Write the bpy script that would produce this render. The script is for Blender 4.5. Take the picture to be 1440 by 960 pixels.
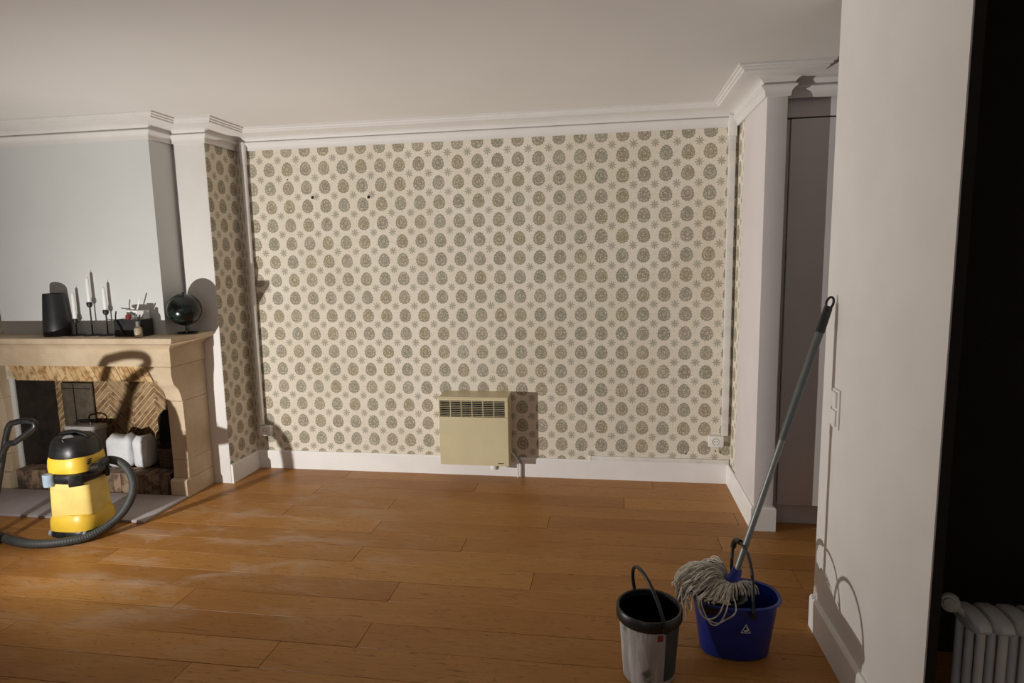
import bpy, bmesh, math, random
from mathutils import Vector, Matrix

for o in list(bpy.data.objects): bpy.data.objects.remove(o)
S = bpy.context.scene
C = S.collection
PI = math.pi
random.seed(4)

# ------------------------------------------------------------------ camera
cam = bpy.data.cameras.new('camera'); cam.sensor_width = 36; cam.lens = 868.44/1440*36
cam.clip_start = .05
co = bpy.data.objects.new('camera', cam); C.objects.link(co); S.camera = co
yaw, pitch, roll = -.1562, .1317, -.0194
F = Vector((math.sin(yaw)*math.cos(pitch), math.cos(yaw)*math.cos(pitch), -math.sin(pitch)))
R0 = Vector((math.cos(yaw), -math.sin(yaw), 0)); U0 = R0.cross(F)
Rr = R0*math.cos(roll) + U0*math.sin(roll); Uu = -R0*math.sin(roll) + U0*math.cos(roll)
M = Matrix((Rr, Uu, -F)).transposed().to_4x4(); M.translation = (0, 0, 1.55)
co.matrix_world = M

# ------------------------------------------------------------------ world, lamps, exposure
w = bpy.data.worlds.new('world'); S.world = w; w.use_nodes = True
w.node_tree.nodes['Background'].inputs[0].default_value = (.80, .86, 1, 1)
w.node_tree.nodes['Background'].inputs[1].default_value = .35
S.view_settings.view_transform = 'Standard'; S.view_settings.look = 'None'
S.view_settings.gamma = 1; S.view_settings.use_curve_mapping = False
S.view_settings.exposure = 0

LAMP = (-3.12, 2.04, .50)
l = bpy.data.lights.new('work_lamp_light', 'SPOT'); l.energy = 80; l.spot_size = math.radians(172); l.spot_blend = 1; l.shadow_soft_size = .014
l.color = (1, .975, .935); l.use_nodes = True
nt = l.node_tree; em = nt.nodes['Emission']; fo = nt.nodes.new('ShaderNodeLightFalloff')
fo.inputs['Strength'].default_value = .52
fo2 = nt.nodes.new('ShaderNodeLightFalloff'); fo2.inputs['Strength'].default_value = .22
ad = nt.nodes.new('ShaderNodeMath'); nt.links.new(fo.outputs['Linear'], ad.inputs[0]); nt.links.new(fo2.outputs['Constant'], ad.inputs[1])
nt.links.new(ad.outputs[0], em.inputs['Strength'])
lo = bpy.data.objects.new('work_lamp_light', l); C.objects.link(lo); lo.location = LAMP
lo.rotation_euler = Vector((math.sin(.52), math.cos(.52), .30)).to_track_quat('-Z', 'Y').to_euler()
# fill light added behind the camera, set at the rear window opening
a = bpy.data.lights.new('rear_fill_light', 'AREA'); a.shape = 'RECTANGLE'; a.size = 2.6; a.size_y = 1.6
a.energy = 7; a.color = (.95, .96, 1)
ao = bpy.data.objects.new('rear_fill_light', a); C.objects.link(ao); ao.location = (-1.4, -1.93, 1.35)
ao.rotation_euler = (PI/2, 0, 0)

# ------------------------------------------------------------------ mesh helpers
class MB:
    def __init__(s): s.v = []; s.f = []
    def add(s, vs, fs):
        n = len(s.v); s.v += [tuple(p) for p in vs]; s.f += [tuple(i+n for i in f) for f in fs]; return s
    def box(s, x0, x1, y0, y1, z0, z1, m=None):
        vs = [Vector((x, y, z)) for z in (z0, z1) for y in (y0, y1) for x in (x0, x1)]
        if m: vs = [m @ p for p in vs]
        return s.add(vs, [(0,2,3,1),(4,5,7,6),(0,1,5,4),(2,6,7,3),(0,4,6,2),(1,3,7,5)])
    def prism(s, poly, fn, a, b):
        """poly of 2D points, fn(u,v,t)->xyz, from t=a to t=b"""
        n = len(poly)
        vs = [fn(u, v, a) for u, v in poly] + [fn(u, v, b) for u, v in poly]
        return s.add(vs, [tuple(range(n))[::-1], tuple(range(n, 2*n))] + [(i, (i+1) % n, (i+1) % n+n, i+n) for i in range(n)])
    def lathe(s, c, prof, n=24, ax=None, sx=1, sy=1):
        """prof: (r,h); revolved about axis through c"""
        ax = Vector(ax or (0, 0, 1)).normalized(); q = Vector((0, 0, 1)).rotation_difference(ax)
        c = Vector(c); vs = []; fs = []
        for r, h in prof:
            for i in range(n):
                t = 2*PI*i/n; vs.append(c + q @ Vector((r*math.cos(t)*sx, r*math.sin(t)*sy, h)))
        k = len(prof)
        for j in range(k-1):
            for i in range(n):
                fs.append((j*n+i, j*n+(i+1) % n, (j+1)*n+(i+1) % n, (j+1)*n+i))
        if prof[0][0] > 1e-5: fs.append(tuple(range(n))[::-1])
        if prof[-1][0] > 1e-5: fs.append(tuple(range((k-1)*n, k*n)))
        return s.add(vs, fs)
    def tube(s, pts, r, n=8, closed=False):
        pts = [Vector(p) for p in pts]; k = len(pts); vs = []; fs = []
        up = Vector((.13, .21, .97)).normalized(); prev = None
        for i, p in enumerate(pts):
            if closed: d = pts[(i+1) % k]-pts[i-1]
            else: d = pts[min(i+1, k-1)]-pts[max(i-1, 0)]
            d.normalize()
            if prev is None:
                a1 = d.cross(up)
                if a1.length < .05: a1 = d.cross(Vector((1, 0, 0)))
            else: a1 = prev - d*prev.dot(d)
            a1.normalize(); prev = a1; b1 = d.cross(a1)
            rr = r(i/(k-1)) if callable(r) else r
            for j in range(n):
                t = 2*PI*j/n; vs.append(p + (a1*math.cos(t)+b1*math.sin(t))*rr)
        m = k if closed else k-1
        for i in range(m):
            for j in range(n):
                i2 = (i+1) % k
                fs.append((i*n+j, i*n+(j+1) % n, i2*n+(j+1) % n, i2*n+j))
        if not closed: fs += [tuple(range(n))[::-1], tuple(range((k-1)*n, k*n))]
        return s.add(vs, fs)
    def build(s, name, mat, parent=None, bevel=0, seg=2, smooth=False, angle=40):
        off = Vector((0, 0, 0)); p = parent
        while p: off += p.location; p = p.parent
        me = bpy.data.meshes.new(name); me.from_pydata([Vector(v)-off for v in s.v], [], s.f)
        bm = bmesh.new(); bm.from_mesh(me)
        bmesh.ops.recalc_face_normals(bm, faces=bm.faces)
        if bevel:
            es = [e for e in bm.edges if len(e.link_faces) == 2 and e.calc_face_angle(0) > math.radians(35)]
            bmesh.ops.bevel(bm, geom=es, offset=bevel, segments=seg, profile=.6, affect='EDGES', clamp_overlap=True)
        if smooth or bevel:
            for f in bm.faces: f.smooth = True
            for e in bm.edges:
                if len(e.link_faces) == 2 and e.calc_face_angle(0) > math.radians(angle): e.smooth = False
        bm.to_mesh(me); bm.free()
        me.materials.append(mat)
        o = bpy.data.objects.new(name, me); C.objects.link(o); o.parent = parent
        return o

def tag(o, label=None, cat=None, group=None, kind=None):
    if label: o['label'] = label
    if cat: o['category'] = cat
    if group: o['group'] = group
    if kind: o['kind'] = kind
    return o
def thing(name, label, cat, loc=(0, 0, 0), group=None):
    o = bpy.data.objects.new(name, None); C.objects.link(o); o.location = loc; o.empty_display_size = .05
    return tag(o, label, cat, group)
def struct(o): o['kind'] = 'structure'; return o

def smooth_path(pts, n=12):
    P = [Vector(p) for p in pts]; P = [2*P[0]-P[1]] + P + [2*P[-1]-P[-2]]; out = []
    for i in range(1, len(P)-2):
        p0, p1, p2, p3 = P[i-1:i+3]
        for k in range(n):
            t = k/n
            out.append(.5*((2*p1)+(p2-p0)*t+(2*p0-5*p1+4*p2-p3)*t*t+(3*p1-p0-3*p2+p3)*t**3))
    out.append(P[-2]); return out

def sweep(path, prof, ztop):
    """mitred moulding: path of 2D points with the room on its right; prof (d, z)"""
    mb = MB(); k = len(path); offs = []
    P = [Vector(p) for p in path]
    for i in range(k):
        ns = []
        for a_, b_ in ((i-1, i), (i, i+1)):
            if a_ >= 0 and b_ < k:
                d = (P[b_]-P[a_]).normalized(); ns.append(Vector((d.y, -d.x)))
        offs.append(ns[0] if len(ns) == 1 else (ns[0]+ns[1])/(1+ns[0].dot(ns[1])))
    n = len(prof); vs = []; fs = []
    for i in range(k):
        for d, z in prof: q = P[i]+offs[i]*d; vs.append((q.x, q.y, ztop+z))
    for i in range(k-1):
        for j in range(n):
            j2 = (j+1) % n; fs.append((i*n+j, i*n+j2, (i+1)*n+j2, (i+1)*n+j))
    fs += [tuple(range(n))[::-1], tuple(range((k-1)*n, k*n))]
    return mb.add(vs, fs)

# ------------------------------------------------------------------ materials
class N:
    """tiny node-graph helper"""
    def __init__(s, name):
        s.m = bpy.data.materials.new(name); s.m.use_nodes = True; s.t = s.m.node_tree
        s.b = s.t.nodes['Principled BSDF']
    def node(s, typ, **kw):
        n = s.t.nodes.new(typ)
        for k, v in kw.items(): setattr(n, k, v)
        return n
    def put(s, sock, v):
        if isinstance(v, bpy.types.NodeSocket): s.t.links.new(v, sock)
        elif isinstance(v, (tuple, list)) and len(v) == 3 and sock.type == 'RGBA': sock.default_value = (*v, 1)
        else: sock.default_value = v
    def math(s, op, a_, b_=None, c_=None, clamp=False):
        n = s.node('ShaderNodeMath', operation=op); n.use_clamp = clamp
        for i, v in enumerate((a_, b_, c_)):
            if v is not None: s.put(n.inputs[i], v)
        return n.outputs[0]
    def mix(s, f, a_, b_, blend='MIX'):
        n = s.node('ShaderNodeMix', data_type='RGBA', blend_type=blend)
        s.put(n.inputs[0], f); s.put(n.inputs[6], a_); s.put(n.inputs[7], b_); return n.outputs[2]
    def noise(s, vec, scale, detail=3, rough=.5, dist=0):
        n = s.node('ShaderNodeTexNoise'); s.put(n.inputs['Vector'], vec); n.inputs['Scale'].default_value = scale
        n.inputs['Detail'].default_value = detail; n.inputs['Roughness'].default_value = rough
        n.inputs['Distortion'].default_value = dist; return n.outputs[0]
    def ramp(s, f, lo, hi, a_=0., b_=1., smooth=True):
        n = s.node('ShaderNodeMapRange'); n.interpolation_type = 'SMOOTHSTEP' if smooth else 'LINEAR'
        s.put(n.inputs[0], f); n.inputs[1].default_value = lo; n.inputs[2].default_value = hi
        n.inputs[3].default_value = a_; n.inputs[4].default_value = b_; return n.outputs[0]
    def obj(s): return s.node('ShaderNodeTexCoord').outputs['Object']
    def pos(s): return s.node('ShaderNodeNewGeometry').outputs['Position']
    def scale(s, vec, sc, off=(0, 0, 0)):
        n = s.node('ShaderNodeMapping'); s.put(n.inputs[0], vec); n.inputs[3].default_value = sc; n.inputs[1].default_value = off
        return n.outputs[0]
    def bump(s, h, strength=.3, dist=.002):
        n = s.node('ShaderNodeBump'); n.inputs['Strength'].default_value = strength; n.inputs['Distance'].default_value = dist
        s.put(n.inputs['Height'], h); s.put(s.b.inputs['Normal'], n.outputs[0])
    def base(s, c): s.put(s.b.inputs['Base Color'], c)
    def rough(s, v): s.put(s.b.inputs['Roughness'], v)

def simple(name, col, rough=.6, var=.08, scale=12, bump=.0, metal=0, spec=None, coat=0):
    n = N(name); v = n.obj(); f = n.noise(v, scale, 4, .6)
    dark = tuple(c*(1-var) for c in col); light = tuple(min(1, c*(1+var)) for c in col)
    n.base(n.mix(n.ramp(f, .3, .7), dark, light)); n.rough(n.ramp(f, .3, .7, max(0, rough-.05), min(1, rough+.05)))
    n.b.inputs['Metallic'].default_value = metal
    if spec is not None: n.b.inputs['Specular IOR Level'].default_value = spec
    if coat: n.b.inputs['Coat Weight'].default_value = coat
    if bump: n.bump(n.noise(v, scale*12, 3), bump, .001)
    return n.m

m_ceiling = simple('ceiling_paint', (.63, .60, .565), .9, .02, 1.5, .15)
m_white = simple('warm_white_paint', (.72, .69, .66), .6, .025, 4, .12)
m_chimney = simple('cool_white_paint', (.605, .61, .59), .8, .02, 2, .1)
m_trim = simple('trim_gloss_white', (.79, .765, .74), .5, .02, 6, .05)
m_cornice = simple('cornice_paint', (.66, .63, .60), .6, .02, 6, .05)
m_cab = simple('shade_toned_white_lacquer', (.66, .61, .60), .55, .02, 4, .03)  # white paint with the grey-lilac of its shade put into the colour
m_plaster = simple('plaster_wall', (.72, .67, .60), .85, .03, 2.5, .15)
m_dark = simple('unlit_passage_dark', (.012, .009, .005), .85, .1, 8, .05)  # near-black colour put in so the passage reads as unlit
m_black = simple('matt_black_metal', (.012, .012, .013), .5, .2, 30)
m_soot = simple('sooty_masonry', (.03, .022, .016), .95, .5, 9, .4)
m_cream = simple('cream_enamel', (.62, .54, .34), .38, .03, 5)
m_gap = simple('dark_void', (.01, .009, .008), .9, .2, 10)
m_plastic_w = simple('white_plastic', (.78, .76, .72), .4, .03, 20)
m_pipe = simple('grey_white_pipe', (.70, .68, .64), .3, .08, 9)
m_grey = simple('grey_plastic', (.30, .29, .28), .5, .1, 20)
m_blackp = simple('black_plastic', (.012, .012, .012), .38, .25, 40, .05)
m_hose = simple('hose_rubber', (.05, .053, .052), .55, .15, 25)
m_yellow = simple('yellow_plastic', (.80, .52, .045), .42, .05, 14)
m_yellowd = simple('yellow_plastic_dusty', (.80, .60, .17), .6, .09, 9)
m_blue = simple('blue_plastic', (.006, .024, .20), .35, .15, 18)
m_blued = simple('mop_blue_plastic', (.012, .02, .22), .35, .1, 25)
m_steel = simple('brushed_steel', (.20, .21, .20), .45, .08, 30, metal=.6)
m_string = simple('cotton_string', (.50, .46, .38), .95, .3, 60)
m_stringd = simple('wet_cotton_string', (.22, .19, .14), .95, .3, 60)
m_candle = simple('white_wax', (.86, .85, .82), .45, .02, 20)
m_bagw = simple('white_sack', (.72, .73, .75), .6, .07, 12, .5)
m_card = simple('white_paper', (.75, .74, .74), .8, .05, 20)
m_red = simple('red_plastic', (.25, .03, .03), .4, .1, 30)
m_rad = simple('radiator_enamel', (.80, .78, .74), .45, .06, 12)
m_valve = simple('valve_plastic', (.62, .60, .54), .5, .15, 30)
m_slab = simple('grey_hearth_slab', (.42, .38, .39), .6, .10, 3, .1)
m_grass = simple('marks_white', (.75, .76, .78), .5, .05, 30)
m_ltblue = simple('pale_blue_plastic', (.35, .45, .55), .4, .1, 30)

def stone():
    n = N('pale_limestone'); v = n.obj()
    f = n.noise(v, 5, 5, .6); g = n.noise(n.scale(v, (1, 1, 6)), 9, 4, .6, 1.2)
    c = n.mix(n.ramp(f, .3, .7), (.50, .385, .25), (.61, .49, .345))
    c = n.mix(n.ramp(g, .52, .75, 0, .55), c, (.50, .35, .20))
    n.base(c); n.rough(.8); n.bump(n.noise(v, 90, 4), .25, .001); return n.m
m_stone = stone()

def brickm(name, a_, b_, c_, soot=0.):
    n = N(name); v = n.obj(); r = n.node('ShaderNodeObjectInfo').outputs['Random']
    sh = n.node('ShaderNodeVectorMath', operation='ADD'); n.put(sh.inputs[0], v)
    cmb = n.node('ShaderNodeCombineXYZ'); n.put(cmb.inputs[0], n.math('MULTIPLY', r, 9.)); n.put(cmb.inputs[2], n.math('MULTIPLY', r, 5.))
    n.put(sh.inputs[1], cmb.outputs[0])
    f = n.noise(sh.outputs[0], 14, 5, .65, .4)
    c = n.mix(n.ramp(r, .1, .9), a_, b_); c = n.mix(n.ramp(f, .45, .62), c, c_)
    if soot:
        s_ = n.noise(n.pos(), 3.2, 4, .7); c = n.mix(n.ramp(s_, .48, .62, 0, soot), c, (.04, .03, .02))
    n.base(c); n.rough(.9); n.bump(n.noise(v, 60, 4), .5, .002); return n.m
m_brick = brickm('firebrick', (.42, .28, .14), (.30, .18, .08), (.20, .10, .04), .35)
m_arch = brickm('arch_brick', (.64, .46, .24), (.52, .34, .15), (.32, .16, .06), .2)
m_hbrick = brickm('hearth_brick', (.30, .20, .13), (.20, .13, .08), (.10, .06, .04), .8)
m_mortar = simple('mortar', (.60, .49, .34), .95, .2, 20, .4)

def woodfloor():
    n = N('oiled_oak_plank'); p = n.pos(); r = n.node('ShaderNodeObjectInfo').outputs['Random']
    cmb = n.node('ShaderNodeCombineXYZ'); n.put(cmb.inputs[0], n.math('MULTIPLY', r, 37.)); n.put(cmb.inputs[1], n.math('MULTIPLY', r, 11.))
    sh = n.node('ShaderNodeVectorMath', operation='ADD'); n.put(sh.inputs[0], p); n.put(sh.inputs[1], cmb.outputs[0]); v = sh.outputs[0]
    warp = n.noise(n.scale(v, (1.1, 5, 1)), 1.6, 3, .55)
    # cathedral grain: rings of a stretched, warped field
    sep = n.node('ShaderNodeSeparateXYZ'); n.put(sep.inputs[0], v)
    ring = n.math('ADD', n.math('MULTIPLY', sep.outputs[1], 9.), n.math('MULTIPLY', warp, 9.))
    fr = n.math('FRACT', n.math('MULTIPLY', ring, 2.2))
    line = n.ramp(n.math('ABSOLUTE', n.math('SUBTRACT', fr, .5)), .30, .5)
    brk = n.ramp(n.noise(n.scale(v, (3, 26, 1)), 2.5, 4, .7), .46, .64)
    fine = n.noise(n.scale(v, (2.2, 70, 1)), 3, 5, .7)
    big = n.noise(n.scale(v, (.8, 3, 1)), 1.3, 2)
    tone = n.mix(n.ramp(r, 0, 1, 0, 1, False), (.315, .132, .027), (.475, .222, .054))
    c = n.mix(n.ramp(big, .35, .7, 0, .5), tone, (.44, .215, .062))
    c = n.mix(n.ramp(fine, .40, .68, 0, .38), c, (.20, .08, .018))
    c = n.mix(n.math('MULTIPLY', n.math('MULTIPLY', line, brk), .8), c, (.15, .058, .015))
    # plaster dust trodden in near the fireplace
    d = n.node('ShaderNodeVectorMath', operation='DISTANCE'); n.put(d.inputs[0], p); d.inputs[1].default_value = (-2.1, 3.05, 0)
    near = n.ramp(d.outputs['Value'], .2, 1.5, 1, 0)
    dn = n.ramp(n.noise(n.scale(p, (1, 2.2, 1)), 2.6, 5, .65, .6), .46, .68)
    dn2 = n.ramp(n.noise(p, 11, 5, .7), .55, .75)
    dust = n.math('MULTIPLY', near, n.math('ADD', n.math('MULTIPLY', dn, .34), n.math('MULTIPLY', dn2, .14)), clamp=True)
    c = n.mix(dust, c, (.60, .50, .40))
    n.base(c); n.rough(n.math('ADD', n.ramp(fine, .3, .7, .36, .52), n.math('MULTIPLY', dust, .5)))
    n.b.inputs['Specular IOR Level'].default_value = .28
    n.bump(fine, .12, .001); return n.m
m_wood = woodfloor()

def wallpaper(name, axis, phase):
    n = N(name); sep = n.node('ShaderNodeSeparateXYZ'); n.put(sep.inputs[0], n.pos())
    A, B = .13941, .1317
    u = n.math('DIVIDE', n.math('SUBTRACT', sep.outputs[axis], phase), A)
    v = n.math('DIVIDE', n.math('SUBTRACT', sep.outputs[2], .246), B)
    M_ = lambda op, a_, b_=None, c=False: n.math(op, a_, b_, None, c)
    def cell(off):
        uu = M_('ADD', u, .5+off); vv = M_('ADD', v, .5+off)
        iu = M_('FLOOR', uu); iv = M_('FLOOR', vv)
        lu = M_('MULTIPLY', M_('SUBTRACT', M_('SUBTRACT', uu, iu), .5), A)
        lv = M_('MULTIPLY', M_('SUBTRACT', M_('SUBTRACT', vv, iv), .5), B)
        cc = n.node('ShaderNodeCombineXYZ'); n.put(cc.inputs[0], iu); n.put(cc.inputs[1], iv); cc.inputs[2].default_value = off+.3
        wn = n.node('ShaderNodeTexWhiteNoise', noise_dimensions='3D'); n.put(wn.inputs[0], cc.outputs[0])
        return lu, lv, wn.outputs['Value'], wn.outputs['Color']
    lu, lv, rnd, rcol = cell(0)
    # egg: narrower towards the top
    eg = M_('ADD', 1., M_('MULTIPLY', lv, 3.2))
    ex = M_('MULTIPLY', M_('DIVIDE', lu, .0425), eg); ey = M_('DIVIDE', lv, .0495)
    rr = M_('SQRT', M_('ADD', M_('MULTIPLY', ex, ex), M_('MULTIPLY', ey, ey)))
    th = M_('ARCTAN2', ex, ey)
    scal = M_('MULTIPLY', M_('COSINE', M_('MULTIPLY', th, 14.)), .045)
    re = M_('ADD', rr, scal)
    inside = n.ramp(re, .94, 1.03, 1, 0)
    outline = n.ramp(M_('ABSOLUTE', M_('SUBTRACT', re, .90)), .03, .11, 1, 0)
    pet = M_('MULTIPLY', M_('COSINE', M_('MULTIPLY', th, 10.)), M_('SINE', M_('MULTIPLY', rr, 15.)))
    pet2 = M_('MULTIPLY', M_('COSINE', M_('MULTIPLY', th, 5.)), M_('COSINE', M_('MULTIPLY', rr, 22.)))
    fil = n.noise(n.pos(), 260, 3, .7)
    vo = n.node('ShaderNodeTexVoronoi'); n.put(vo.inputs['Vector'], n.pos()); vo.inputs['Scale'].default_value = 96
    lace = n.ramp(vo.outputs['Distance'], .22, .52)
    ink = M_('ADD', M_('MULTIPLY', n.ramp(pet, -.25, .6), .48), M_('MULTIPLY', n.ramp(pet2, 0, .7), .28))
    ink = M_('ADD', M_('MULTIPLY', ink, .55), M_('MULTIPLY', lace, .75))
    # inner ring
    ring = n.ramp(M_('ABSOLUTE', M_('SUBTRACT', rr, .40)), .03, .12, .45, 0)
    ink = M_('ADD', ink, ring, True)
    ink = M_('MAXIMUM', ink, M_('MULTIPLY', outline, .95)); ink = M_('MULTIPLY', ink, inside, True)
    # sprig between the medallions
    su, sv, r2, rc2 = cell(.5)
    sr = M_('DIVIDE', M_('SQRT', M_('ADD', M_('MULTIPLY', su, su), M_('MULTIPLY', sv, sv))), .0300)
    st = M_('ARCTAN2', su, sv)
    leaf = M_('ABSOLUTE', M_('COSINE', M_('ADD', M_('MULTIPLY', st, 4.), M_('MULTIPLY', r2, .8))))
    sp = n.ramp(M_('SUBTRACT', sr, M_('MULTIPLY', leaf, .85)), .0, .22, 1, 0)
    sp = M_('MULTIPLY', sp, n.ramp(fil, .32, .56, .35, .95), True)
    # background of tiny tendrils and flecks
    bg = n.noise(n.pos(), 42, 2, .5, 2.2)
    tend = n.ramp(M_('ABSOLUTE', M_('SUBTRACT', bg, .5)), .004, .022, .42, 0)
    fleck = n.ramp(n.noise(n.pos(), 105, 2, .6), .56, .66, 0, .5)
    age = n.noise(n.pos(), 1.3, 4, .6)
    basec = n.mix(n.ramp(age, .3, .7), (.675, .61, .505), (.745, .685, .59))
    c = n.mix(tend, basec, (.46, .40, .27)); c = n.mix(fleck, c, (.52, .44, .31))
    hue = n.mix(n.ramp(rnd, .2, .5), (.14, .105, .05), (.12, .105, .065))
    hue = n.mix(n.ramp(rnd, .72, .86), hue, (.14, .09, .06))
    hue2 = n.mix(n.ramp(r2, .4, .6), (.17, .14, .075), (.155, .15, .10))
    tint = n.mix(n.ramp(rnd, .3, .6), (.64, .57, .42), (.60, .56, .44))
    c = n.mix(M_('MULTIPLY', inside, .8), c, tint)
    c = n.mix(M_('MULTIPLY', ink, .75), c, hue)
    c = n.mix(M_('MULTIPLY', sp, .78), c, hue2)
    fade = n.ramp(n.noise(n.pos(), 7, 4, .6), .4, .75, 0, .18)
    c = n.mix(fade, c, basec)
    n.base(c); n.rough(.85); n.bump(fil, .08, .0006); return n.m
m_wp = wallpaper('wallpaper_back', 0, .649)
m_wps = wallpaper('wallpaper_side', 1, 4.045)

# ------------------------------------------------------------------ dimensions of the room
D, XL, XR, Y1, YR = 4.254, -2.664, .82, 3.892, 3.513
XC, YC, ZT, ZC = -2.915, 3.689, 2.49, 2.361
XM, XP = -2.796, .85
B = lambda *a_: MB().box(*a_)

# ------------------------------------------------------------------ shell
fl = struct(B(-5.0, 2.5, -2.1, D+.15, -.06, -.012).build('floor', m_soot))
joints = {0: [-2.3, -.3, 1.5], 1: [-.9, 1.1], 2: [.4]}
W = .1717; y0 = 2.37
special = {0: [-1.975, .9], 1: [-1.004, 1.1], 2: [-2.685, -.365, 1.6], 3: [-1.33, .9], 4: [-.785, 1.25], 5: [-2.9, .6],
           6: [-2.01, -.35, 1.4], 7: [-1.38, .75], 8: [-2.5, .1], 9: [-.9, 1.3], 10: [-1.9, .3], -1: [-1.012, 1.0]}
rnd = random.Random(8)
for k in range(-26, 11):
    ya = y0+W*k; yb = min(ya+W, D+.02)
    if ya < -2.1: continue
    js = special.get(k) or [rnd.uniform(-4.6, -2.9)+2.0*q for q in range(4)]
    xs = [-5.0]+[x for x in js if -4.9 < x < 2.4]+[2.5]
    g = .0009
    for xa, xb in zip(xs[:-1], xs[1:]):
        while xb-xa > 2.35 and xa < -2.4: # long outer run, cut to a board's length
            xm = xb-rnd.uniform(1.9, 2.2)
            if xm <= xa+.3: break
            B(xm+g, xb-g, ya+g, yb-g, -.012, 0).build('plank', m_wood, fl, bevel=.0012, seg=1); xb = xm
        B(xa+g, xb-g, ya+g, yb-g, -.012, 0).build('plank', m_wood, fl, bevel=.0012, seg=1)

struct(B(-5.0, 2.5, -2.1, D+.15, ZT, ZT+.1).build('ceiling', m_ceiling))
wb = struct(B(-5.0, 2.5, D, D+.12, 0, ZT).build('wall_back', m_wp))
for x, z in ((-2.097, 2.019), (-1.675, 2.008)):
    MB().lathe((x, D-.0015, z), [(0, 0), (.011, 0), (.011, .012), (0, .012)], 14, (0, 1, 0)).build('plug_hole', m_gap, wb)
for x, z in ((-2.28, 2.15), (.53, .20), (.725, .225), (.755, .218)):
    MB().lathe((x, D-.001, z), [(0, 0), (.005, 0), (.005, .01), (0, .01)], 8, (0, 1, 0)).build('nail_hole', m_gap, wb)
# papered return of the left pier, and its painted front
struct(B(XL-.01, XL, Y1+.003, D, .0, ZT).build('wall_left', m_wps))
struct(B(-2.89, XL-.0015, Y1, D+.05, 0, ZT).build('wall_pier', m_white, bevel=.003))
# chimney breast
cb = MB().box(-4.18, XC, YC, D+.05, .90, ZT).box(XC-.035, XC, YC, D+.05, 0, .91).box(-4.18, -4.145, YC, D+.05, 0, .91)
cb.box(XC-.001, -2.885, 3.915, D+.05, 0, ZT)
struct(cb.build('wall_chimney', m_chimney))
struct(B(-5.0, -4.9, -2.1, D+.1, 0, ZT).build('wall_left_side', m_plaster))
# rear wall with a window, behind the camera
rw = MB().box(-5, -2.75, -2.1, -2.0, 0, ZT).box(-.05, 2.5, -2.1, -2.0, 0, ZT).box(-2.75, -.05, -2.1, -2.0, 0, .5).box(-2.75, -.05, -2.1, -2.0, 2.2, ZT)
struct(rw.build('wall_rear', m_plaster))
wf = MB().box(-2.75, -2.69, -2.08, -2.02, .5, 2.2).box(-.11, -.05, -2.08, -2.02, .5, 2.2).box(-2.75, -.05, -2.08, -2.02, .5, .56).box(-2.75, -.05, -2.08, -2.02, 2.14, 2.2).box(-1.43, -1.37, -2.08, -2.02, .5, 2.2)
struct(wf.build('window_1', m_trim))
# right wall: papered strip, white boarded side, front of the right pier
struct(B(XR, XR+.05, 4.0, D, 0, ZT).build('wall_right', m_wps))
struct(B(XR-.006, .917, YR, 4.048, 0, ZT).build('wall_pier_right', m_cab, bevel=.002))
# partition with the switch, and the passage behind it
part = B(XP, XP+.004, 1.70, 2.585, 0, ZT).build('wall_partition', m_white); struct(part)
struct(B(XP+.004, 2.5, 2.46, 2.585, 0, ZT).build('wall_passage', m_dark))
struct(B(2.4, 2.5, -2.1, 2.46, 0, ZT).build('wall_right_side', m_plaster))
struct(B(2.4, 2.5, 2.58, D+.1, 0, ZT).build('wall_niche_side', m_white))
struct(B(XP+.004, XP+.030, 1.6985, 2.46, 0, ZT).build('passage_dark_lining', m_dark))  # dark lining added so the partition's edge merges with the passage darkness

# cornices
prof = [(0, 0), (.174, 0), (.174, -.009), (.163, -.012), (.160, -.021), (.150, -.024), (.148, -.033), (.139, -.035), (.100, -.036)]
for k in range(9):
    t = PI/2*k/8; prof.append((.100-.073*math.sin(t), -.036-.034*(1-math.cos(t))))
prof += [(.026, -.073), (.036, -.0745), (.038, -.080), (.034, -.086), (.025, -.092), (.018, -.100), (.014, -.110), (.012, -.129), (0, -.129)]
struct(sweep([(-4.18, 4.25), (-4.18, YC), (XC, YC), (XC, 3.915)], prof, ZT).build('trim_1', m_cornice, smooth=True, angle=25))
struct(sweep([(-2.89, 3.915), (-2.89, Y1), (XL, Y1), (XL, D), (XR-.006, D), (XR-.006, YR), (.917, YR), (.917, 3.575), (2.4, 3.575)], prof, ZT).build('trim_2', m_cornice, smooth=True, angle=25))
ck = MB()
pts = [(1.008, .0), (1.03, .006), (1.045, .001), (1.06, .012), (1.08, .018), (1.095, .028), (1.11, .040), (1.135, .046)]
for (xa, ha), (xb, hb) in zip(pts[:-1], pts[1:]):
    q = [(xa, 3.428, 2.452+ha*.75), (xb, 3.428, 2.452+hb*.75), (xb, 3.428, 2.4585+hb*.75), (xa, 3.428, 2.455+ha*.75)]
    ck.add(q+[(x, 3.432, z) for x, y, z in q], [(0,1,2,3),(7,6,5,4),(0,4,5,1),(2,6,7,3),(1,5,6,2),(3,7,4,0)])

# baseboards
bbp = [(0, 0), (.016, 0), (.016, .128), (.010, .139), (0, .139)]
bbp = [(d, z-.139) for d, z in bbp]
struct(sweep([(XL, D), (XR-.006, D)], bbp, .139).build('baseboard_back', m_trim))
struct(sweep([(XL, Y1+.002), (XL, D-.016)], bbp, .139).build('baseboard_left', m_trim))
struct(sweep([(XR-.006, D-.016), (XR-.006, YR), (.917, YR), (.917, 3.60)], bbp, .139).build('baseboard_right', m_trim))
struct(sweep([(XP, 2.585), (XP, 1.70)], bbp, .139).build('baseboard_partition', m_trim))

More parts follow.
